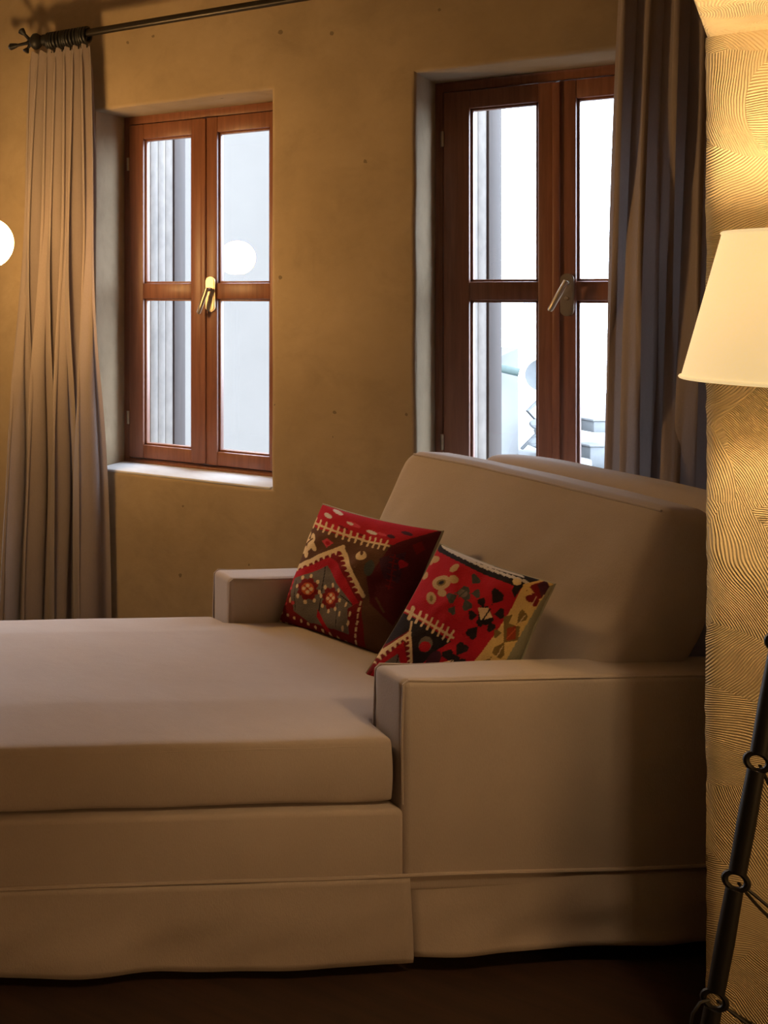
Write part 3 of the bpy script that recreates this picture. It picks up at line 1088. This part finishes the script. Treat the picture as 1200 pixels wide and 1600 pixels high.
def paint_near(N):
    w = Weave(N, RED, (30, 846), (915, 1005), (468, 70), (1160, 272), (-135, -80))
    # upper edge: dark and white teeth
    w.poly([(440, 110), (470, 40), (1160, 230), (1140, 330), (940, 300), (600, 170)], BLACK)
    for k in range(15):
        x, y = 480 + 34 * k, 84 + 11.5 * k
        w.line((x, y), (x + 44, y + 22 + 0.6 * k), 13, WHITE)
    w.line((480, 78), (960, 225), 16, WHITE)
    w.poly([(860, 300), (900, 260), (950, 268), (880, 345)], BLACK)
    w.ell(905, 256, 30, 20, CREAM)
    # beige ring flowers
    for (x, y, a, b_, rot) in ((415, 268, 58, 36, -25), (320, 238, 46, 26, -50), (345, 358, 26, 34, 10), (490, 245, 30, 22, -10), (355, 190, 50, 14, -35), (510, 185, 38, 14, -30), (410, 325, 26, 22, 0), (405, 155, 34, 12, -30)):
        w.ell(x, y, a, b_, srgb(190, 160, 118), rot)
    w.ell(412, 268, 30, 17, OLIVE, -25)
    w.ell(412, 268, 18, 9, BLACK, -25)
    w.ell(318, 240, 26, 12, OLIVE, -50)
    w.ell(345, 360, 8, 18, OLIVE, 10)
    # green-grey and black blossoms
    for (x, y, a, b_) in ((540, 320, 48, 40), (470, 350, 34, 20), (560, 385, 36, 26), (620, 320, 30, 22), (625, 240, 32, 20), (470, 420, 26, 26)):
        w.fan(x, y, max(a, b_), DKGREEN, 537.1, 320.2)
    w.ell(537, 320, 30, 24, GREY)
    w.line((510, 345), (570, 290), 6, DKGREEN)
    w.poly([(640, 400), (700, 390), (740, 470), (690, 500), (630, 480)], BLACK)
    for (x, y, a, b_) in ((755, 340, 44, 30), (660, 375, 28, 26), (775, 432, 34, 26), (600, 445, 28, 22), (720, 505, 22, 32), (648, 480, 22, 24), (605, 540, 42, 34)):
        w.fan(x, y, max(a, b_) * 1.05, BLACK, 682, 440)
    w.poly([(632, 402), (700, 400), (728, 452), (650, 470)], CREAM)
    w.line((660, 470), (712, 405), 9, BLACK)
    for (x, y, a, b_) in ((540, 650, 44, 36), (465, 690, 28, 36), (550, 745, 40, 24), (500, 720, 40, 40)):
        w.fan(x, y, max(a, b_) * 1.05, BLACK, 488, 748)
    w.poly([(445, 735), (505, 715), (520, 760), (450, 775)], CREAM)
    w.line((470, 770), (500, 722), 8, BLACK)
    # dark corner with the pointed arch
    w.poly([(170, 440), (260, 480), (470, 600), (400, 650), (330, 740), (340, 830), (280, 960), (0, 860)], BLACK)
    w.comb((185, 425), (480, 578), 9, 36, 15, CREAM, True, (0.42, -0.90), 13)
    w.ell(135, 540, 20, 48, PINK, 25)
    w.ell(320, 625, 40, 50, GREY)
    w.ell(318, 640, 34, 34, RED)
    w.ell(385, 720, 40, 60, PURPLE, 20)
    w.poly([(225, 540), (60, 700), (20, 830), (200, 900), (280, 800)], DRED)
    w.saw((225, 560), (45, 745), 8, 40, 17, CREAM, (0.55, 0.8))
    w.saw((222, 560), (265, 780), 7, 32, 14, CREAM, (-0.9, 0.35))
    w.line((232, 495), (222, 570), 10, CREAM)
    w.poly([(195, 620), (80, 760), (60, 840), (240, 860), (240, 750)], RED)
    w.poly([(175, 695), (110, 760), (80, 870), (210, 880), (205, 760)], GREY)
    w.line((182, 700), (178, 860), 5, BLACK)
    # yellow band at the right
    w.poly([(948, 268), (1180, 230), (1140, 330), (700, 1060), (440, 1020)], YELLOW)
    w.poly([(1000, 275), (1110, 250), (1125, 300), (1070, 360), (960, 310)], DRED)
    w.poly([(1040, 275), (1110, 250), (1128, 300), (1075, 355)], PURPLE)
    w.poly([(960, 320), (985, 285), (1020, 325)], YELLOW)
    w.ell(1000, 355, 44, 22, DRED, 10)
    w.ell(1035, 375, 26, 30, DRED, 20)
    w.line((1005, 395), (1035, 350), 9, CREAM)
    w.poly([(805, 450), (870, 440), (850, 490), (940, 520), (940, 600), (830, 610), (815, 520)], OLIVE)
    w.poly([(840, 520), (905, 510), (920, 590), (850, 600)], srgb(150, 60, 36))
    w.line((850, 585), (905, 530), 8, ORANGE)
    for (x, y, a, b_) in ((940, 465, 46, 32), (775, 550, 30, 24), (810, 650, 54, 36), (720, 742, 54, 16)):
        w.fan(x, y, a * 0.95, OLIVE, 870, 545)
    w.line((930, 495), (965, 455), 7, CREAM)
    w.line((795, 690), (825, 630), 7, CREAM)
    w.ell(640, 880, 60, 40, OLIVE)
    # plain grey-green strip of backing cloth brought round to the front
    w.poly([(1128, 285), (1400, 200), (1200, 1200), (600, 1200), (848, 745)], srgb(150, 146, 122))
    return w


pA_bl, pA_tl, pA_tr = W(1.363, 3.255, 0.495), W(1.509, 3.300, 0.8275), W(1.663, 2.950, 0.823)
pillow('red and brown kilim pillow with a pointed cream arch, nearest the window wall', pA_bl, pA_bl + (pA_tr - pA_tl), pA_tl, pA_tr, 0.08, 190, paint_far, 3.3)
pB_bl, pB_tl, pB_tr = W(1.379, 2.797, 0.490), W(1.600, 2.850, 0.812), W(1.697, 2.560, 0.786)
pillow('red kilim pillow with a yellow end band, behind the near arm', pB_bl, W(1.615, 2.605, 0.485), pB_tl, pB_tr, 0.075, 190, paint_near, 7.9)

# ------------------------------------------------------------------ curtain rod and curtains
ROD_Y, ROD_Z = 4.185, 2.502
RX0, RX1 = -2.372, 0.30
rod = empty('curtain_rod', (RX0, ROD_Y, ROD_Z))
tag(rod, 'dark metal curtain rod with knobbed finial above the windows', 'curtain rod')
bm = bmesh.new()
tube(bm, [(0, 0, 0), (RX1 - RX0, 0, 0)], 0.0155, 16)
obj('pole', bm, M['rod'], rod)


def knob(bm, p, d, L):
    d = Vector(d).normalized()
    p = Vector(p)
    prof = [(0, 0), (0.009, 0.0), (0.007, L * 0.3), (0.006, L * 0.6), (0.009, L * 0.66), (0.014, L * 0.84), (0.015, L * 0.92), (0.010, L * 0.985), (0, L)]
    lathe(bm, prof, 14, d, p)


for side in (0, 1):
    x = 0 if side == 0 else RX1 - RX0
    s = -1 if side == 0 else 1
    bm = bmesh.new()
    lathe(bm, [(0, -0.02), (0.022, -0.016), (0.024, 0.0), (0.016, 0.006), (0.014, 0.012), (0.026, 0.018), (0.034, 0.030), (0.034, 0.042), (0.024, 0.054), (0.012, 0.060), (0.010, 0.075), (0, 0.078)], 20, (s, 0, 0), (x, 0, 0))
    knob(bm, (x + s * 0.055, 0, 0), (s, 0, -0.05), 0.11)
    knob(bm, (x + s * 0.055, 0, 0), (s * 0.6, -0.25, 0.75), 0.075)
    knob(bm, (x + s * 0.055, 0, 0), (s * 0.5, -0.2, -0.8), 0.05)
    obj('finial', bm, M['iron'], rod)
for x in (0.36 - 0.0, 1.55, RX1 - RX0 - 0.08):
    x = x if x != 0.36 else 0.02
    bm = bmesh.new()
    torus(bm, (x, 0, 0), (1, 0, 0), 0.021, 0.005)
    tube(bm, [(x, 0.018, 0), (x, WALL_Y - ROD_Y - 0.004, 0)], 0.007, 10)
    lathe(bm, [(0, 0), (0.028, 0), (0.028, 0.006), (0.014, 0.010), (0, 0.010)], 18, (0, -1, 0), (x, WALL_Y - ROD_Y - 0.001, 0))
    obj('bracket', bm, M['iron'], rod)


def curtain(name, label, top, bot, npl, seed, ztop, amp, ring_x):
    """top/bot = (x0, x1) extents at the heading and at the hem"""
    x_c = (bot[0] + bot[1]) / 2
    root = empty('curtain', (x_c, ROD_Y, 0))
    tag(root, label, 'curtain', 'curtains on the long rod')
    NA, NB = npl * 18, 70
    bm = bmesh.new()
    g = {}
    rnd = random.Random(seed)
    wid = [0.65 + 0.7 * rnd.random() for _ in range(npl)]
    tot = sum(wid)
    bounds = [0]
    for w_ in wid:
        bounds.append(bounds[-1] + w_ / tot)
    for j in range(NB + 1):
        b_ = j / NB
        z = ztop + (0.025 - ztop) * b_
        head = max(0, 1 - b_ / 0.035)
        spread = b_ ** 0.75
        x0 = top[0] + (bot[0] - top[0]) * spread
        x1 = top[1] + (bot[1] - top[1]) * spread
        for i in range(NA + 1):
            f = i / NA
            k = min(npl - 1, i // 18)
            fr = (i - k * 18) / 18
            even = (k + fr) / npl
            wob = bounds[k] + (bounds[k + 1] - bounds[k]) * fr
            pos = even + (wob - even) * min(1, b_ * 1.6)
            ph = 2 * math.pi * (k + fr)
            a_ = amp * (0.55 + 0.55 * spread) * (0.7 + 0.6 * noise.noise(Vector((k * 1.7 + seed, b_ * 1.3, 0))))
            a_ = max(0.014, a_)
            y = -a_ * math.sin(ph) * (1 - 0.6 * head)
            lowf = min(1, b_ * 1.15)
            n2 = npl * 0.5
            drift = 0.16 * b_ + 0.06 * noise.noise(Vector((b_ * 2.2, seed, 1)))
            y2 = -amp * 1.35 * math.sin(2 * math.pi * n2 * (f + drift) + seed) - 0.012 * math.sin(2 * math.pi * n2 * 2.3 * f + seed * 2 + 3 * b_)
            y = y * (1 - 0.75 * lowf) + y2 * 0.75 * lowf
            y += 0.020 * spread * noise.noise(Vector((f * 4 + seed, b_ * 1.5, 2.0)))
            x = x0 + (x1 - x0) * pos + 0.22 * (x1 - x0) / npl * math.sin(2 * ph) * (1 - head)
            x += 0.012 * spread * noise.noise(Vector((f * 3, b_ * 2.2, seed)))
            y = max(-0.10, min(0.095, y))
            zz = z + 0.006 * head * math.sin(ph)
            g[i, j] = bm.verts.new((x - x_c, y, zz))
    for i in range(NA):
        for j in range(NB):
            bm.faces.new((g[i, j], g[i, j + 1], g[i + 1, j + 1], g[i + 1, j]))
    bmesh.ops.recalc_face_normals(bm, faces=bm.faces[:])
    pn = obj('panel', bm, M['curtain'], root, angle=80)
    for x in ring_x:
        bm = bmesh.new()
        torus(bm, (x - x_c, 0, ROD_Z - 0.008), (1, 0.12 * math.sin(x * 90), 0), 0.031, 0.0058, 18, 8)
        tube(bm, [(x - x_c, 0, ROD_Z - 0.040), (x - x_c, 0.002, ROD_Z - 0.052), (x - x_c, 0.0, ztop - 0.012)], 0.003, 6)
        obj('ring', bm, M['iron'], root)
    return root


curtain('curtain', 'taupe curtain gathered at the left window, lit by the globe lamp', (-2.43, -2.160), (-2.545, -2.095), 7, 4, 2.455, 0.064, [-2.348 + 0.0125 * k for k in range(15)])
curtain('curtain', 'dark taupe curtain hanging beside the plaster pier', (-0.405, 0.10), (-0.472, 0.12), 8, 9, 2.455, 0.060, [-0.40 + 0.052 * k for k in range(10)])

# ------------------------------------------------------------------ lamps
# globe lamp standing behind the chaise, at the left edge of the picture
gp = W(0.640, 3.99, 0)
gl_ = empty('globe_floor_lamp', gp)
tag(gl_, 'glowing round globe lamp at the left edge by the curtain', 'lamp')
GZ, GR = 1.622, 0.088
bm = bmesh.new()
lathe(bm, [(0, 0), (0.14, 0), (0.14, 0.012), (0.12, 0.02), (0.02, 0.028), (0, 0.028)], 32)
obj('base', bm, M['iron'], gl_)
bm = bmesh.new()
tube(bm, [(0, 0, 0.02), (0, 0, GZ - GR - 0.02)], 0.010, 12)
obj('pole', bm, M['iron'], gl_)
bm = bmesh.new()
lathe(bm, [(0.0, -0.03), (0.026, -0.03), (0.034, -0.004), (0.034, 0.006), (0, 0.006)], 20, None, (0, 0, GZ - GR))
obj('holder', bm, M['iron'], gl_)
bm = bmesh.new()
lathe(bm, [(GR * math.sin(math.pi * k / 24), -GR * math.cos(math.pi * k / 24)) for k in range(25)], 40, None, (0, 0, GZ))
obj('globe', bm, M['globe'], gl_)

# tripod lamp with a cream shade in front of the pier
LX, LY = 1.590, 1.75
lp = W(LX, LY, 0)
lamp = empty('tripod_floor_lamp', lp)
tag(lamp, 'black iron tripod floor lamp with cream shade against the combed plaster', 'lamp')
SH0, SH1, SR0, SR1 = 1.308, 1.548, 0.186, 0.132
bm = bmesh.new()
lathe(bm, [(SR0, SH0), (SR0 + (SR1 - SR0) * 0.5, (SH0 + SH1) / 2), (SR1, SH1), (SR1 - 0.002, SH1), (SR0 + (SR1 - SR0) * 0.5 - 0.002, (SH0 + SH1) / 2), (SR0 - 0.002, SH0), (SR0, SH0)], 64)
shade = obj('shade', bm, M['shade'], lamp, angle=60)
for (r_, z_) in ((SR0, SH0 + 0.003), (SR1, SH1 - 0.003)):
    bm = bmesh.new()
    torus(bm, (0, 0, z_), (0, 0, 1), r_, 0.0028, 64, 6)
    obj('rim', bm, M['shade'], shade)
bm = bmesh.new()
for k in range(3):
    a = 2 * math.pi * k / 3
    tube(bm, [(0, 0, SH1 - 0.03), (SR1 * math.cos(a), SR1 * math.sin(a), SH1 - 0.006)], 0.002, 6)
obj('spider', bm, M['iron'], shade)
bm = bmesh.new()
tube(bm, [(0, 0, 1.20), (0, 0, 1.36)], 0.012, 12)
lathe(bm, [(0, 0), (0.045, 0), (0.045, 0.02), (0.02, 0.03), (0, 0.03)], 20, None, (0, 0, 1.19))
tube(bm, [(0, 0, 1.36), (0, 0, SH1 - 0.03)], 0.003, 6)
obj('stem', bm, M['iron'], lamp)
bm = bmesh.new()
BZ = 1.42
lathe(bm, [(0.028 * math.sin(math.pi * k / 12), BZ - 0.028 * math.cos(math.pi * k / 12)) for k in range(13)], 16)
obj('bulb', bm, M['bulb'], lamp)
light('lamp_light', 'POINT', (0, 0.0, BZ + 0.070), 17.0, (1.0, 0.68, 0.34), 0.035, lamp)

LEG_TOP = 1.20
d1 = W(-0.245, 0.0, 0)
RINGS = [0.165, 0.350, 0.535, 0.720, 0.905, 1.09]
legs = []
for k in range(3):
    rot = Matrix.Rotation(2 * math.pi * k / 3, 3, 'Z')
    foot = rot @ d1
    head = foot.normalized() * 0.028

    def on_leg(z, foot=foot, head=head):
        f = (LEG_TOP - z) / LEG_TOP
        p = head.lerp(foot, f)
        return Vector((p.x, p.y, z))
    legs.append(on_leg)
    stops = [0.0] + RINGS + [LEG_TOP]
    bm = bmesh.new()
    for a, b_ in zip(stops, stops[1:]):
        za, zb_ = a + (0.013 if a > 0 else 0), b_ - (0.013 if b_ < LEG_TOP else 0)
        tube(bm, [on_leg(za), on_leg((za + zb_) / 2), on_leg(zb_)], [0.0115, 0.0125, 0.0115], 10)
    leg = obj('leg', bm, M['iron'], lamp)
    side = (foot.normalized().cross(Vector((0, 0, 1)))).normalized()
    face = W(-0.63, -0.77, 0).normalized() if k == 0 else side
    for z in RINGS:
        bm = bmesh.new()
        torus(bm, on_leg(z), face, 0.0138, 0.0045, 18, 8)
        obj('ring', bm, M['iron'], leg)
for (i, j) in ((0, 1), (0, 2), (1, 2)):
    for a, b_ in zip(RINGS[1:5], RINGS[0:4]):
        p, q = legs[i](a), legs[j](b_)
        dpq = (q - p).normalized()
        p, q = p + dpq * 0.014, q - dpq * 0.014
        mid_ = (p + q) / 2 - Vector((0, 0, 0.018))
        bm = bmesh.new()
        pts = []
        for k in range(9):
            t = k / 8
            pts.append(p * (1 - t) ** 2 + mid_ * 2 * t * (1 - t) + q * t ** 2)
        tube(bm, pts, 0.0026, 6)
        obj('brace_wire', bm, M['iron'], lamp)
# a curled end of wire at the lower joint
p = legs[0](RINGS[1])
out = W(-1, 0, 0)
bm = bmesh.new()
tube(bm, [p + out * 0.008, p + out * 0.022 + Vector((0, 0, -0.004)), p + out * 0.034 + Vector((0, 0, -0.022)), p + out * 0.038 + Vector((0, 0, -0.048))], 0.0022, 6)
obj('brace_wire', bm, M['iron'], lamp)

# ------------------------------------------------------------------ outside
bm = newbox((-30, 4.9, -3.2), (30, 60, -3.0))
tag(obj('ground', bm, M['pale']), 'pale paved ground outside', None, None, 'structure')
bl = empty('building', (-5.5, 9.0, -3.0))
tag(bl, 'plain pale building wall seen through the left window', 'building')
obj('wall', newbox((-0.3, 0, 0), (3.15, 4, 6.6)), M['bldg'], bl)
obj('cornice', newbox((-0.4, -0.12, 6.6), (3.25, 4.1, 6.8), 0.02), M['bldg'], bl)

# roof-top clutter beyond the right window
pw = empty('parapet', W(4.98, 8.0, -3.0), R(YAW))
tag(pw, 'slanting white parapet end outside the right window', 'parapet')
bm = bmesh.new()
prof = [(-0.35, 0), (0.065, 0), (0.065, 4.05), (-0.35, 3.86)]
f0 = [bm.verts.new((x, 0, z)) for x, z in prof]
f1 = [bm.verts.new((x, 0.22, z)) for x, z in prof]
bm.faces.new(f0)
bm.faces.new(f1[::-1])
for k in range(4):
    bm.faces.new((f0[k], f1[k], f1[(k + 1) % 4], f0[(k + 1) % 4]))
bmesh.ops.recalc_face_normals(bm, faces=bm.faces[:])
obj('slab', bm, M['pale'], pw)
bm = bmesh.new()
tube(bm, [(-0.20, -0.02, 3.935), (-0.12, -0.10, 3.915), (-0.03, -0.16, 3.89)], 0.03, 12)
obj('drain_spout', bm, M['pipe'], pw)

dish = empty('satellite_dish', W(5.42, 8.3, -3.0), R(YAW))
tag(dish, 'pale round dish on a bent pole outside the right window', 'dish')
bm = bmesh.new()
lathe(bm, [(0, 0.0), (0.055, 0.008), (0.10, 0.025), (0.125, 0.045), (0.125, 0.050), (0.10, 0.030), (0, 0.008)], 28, (-0.72, -0.6, 0.2), (0.02, 0, 3.83))
obj('reflector', bm, M['palegrey'], dish)
bm = bmesh.new()
tube(bm, [(0.02, 0.02, 0.0), (0.02, 0.02, 3.83)], 0.022, 10)
obj('mast', bm, M['palegrey'], dish)
bm = bmesh.new()
tube(bm, [(0.0, -0.02, 3.70), (-0.17, -0.08, 3.58), (-0.06, -0.08, 3.46), (-0.20, -0.06, 3.30)], 0.012, 8)
obj('bent_arm', bm, M['palegrey'], dish)
rr = random.Random(5)
for k, (X, Y, z, s) in enumerate(((5.12, 7.9, 0.52, 0.06), (5.20, 7.95, 0.47, 0.07), (5.11, 7.85, 0.40, 0.08), (5.22, 7.9, 0.36, 0.08))):
    bm = bmesh.new()
    bmesh.ops.create_icosphere(bm, subdivisions=2, radius=s)
    for v in bm.verts:
        v.co = v.co * (1 + 0.25 * noise.noise(v.co * 14 + Vector((k, 0, 0))))
        v.co.z *= 0.62
    o = obj('roof_stone', bm, M['palegrey'], angle=30)
    o.location = W(X, Y, z)
    tag(o, ['small pale stone, topmost on the roof ledge outside', 'pale stone second from the top on the roof ledge outside', 'broad pale stone at the left on the roof ledge outside', 'broad pale stone at the right on the roof ledge outside'][k], 'stone', 'stones on the roof ledge')
led = obj('roof_ledge', newbox((-0.12, -0.2, -3.3), (0.22, 0.3, 0.0), 0.02), M['pale'])
led.location = W(5.15, 7.9, 0.305)
led.rotation_euler = (0, 0, R(YAW))
tag(led, 'pale roof ledge carrying stones outside the right window', 'ledge')
for X, Y, z0, z1, hw_, lab in ((5.58, 8.0, 0.46, 0.54, 0.055, 'small grey roof box outside the right window beside the curtain'), (5.62, 8.0, 0.20, 0.36, 0.12, 'low wide grey roof box outside the right window beside the curtain')):
    bx_ = empty('roof_box', W(X, Y, z0), R(YAW))
    tag(bx_, lab, 'box', 'roof boxes outside')
    obj('case', newbox((-hw_, -0.08, 0), (hw_, 0.08, z1 - z0), 0.01), M['palegrey'], bx_)
    obj('lid', newbox((-hw_ - 0.01, -0.09, z1 - z0), (hw_ + 0.01, 0.09, z1 - z0 + 0.015), 0.004), M['pale'], bx_)
sl = obj('roof_slab', newbox((-0.25, -0.3, -3.2), (0.5, 0.4, 0.0), 0.02), M['pale'])
sl.location = W(5.66, 8.0, 0.20)
sl.rotation_euler = (0, 0, R(YAW))
tag(sl, 'pale flat roof slab under the grey roof boxes outside', 'roof')
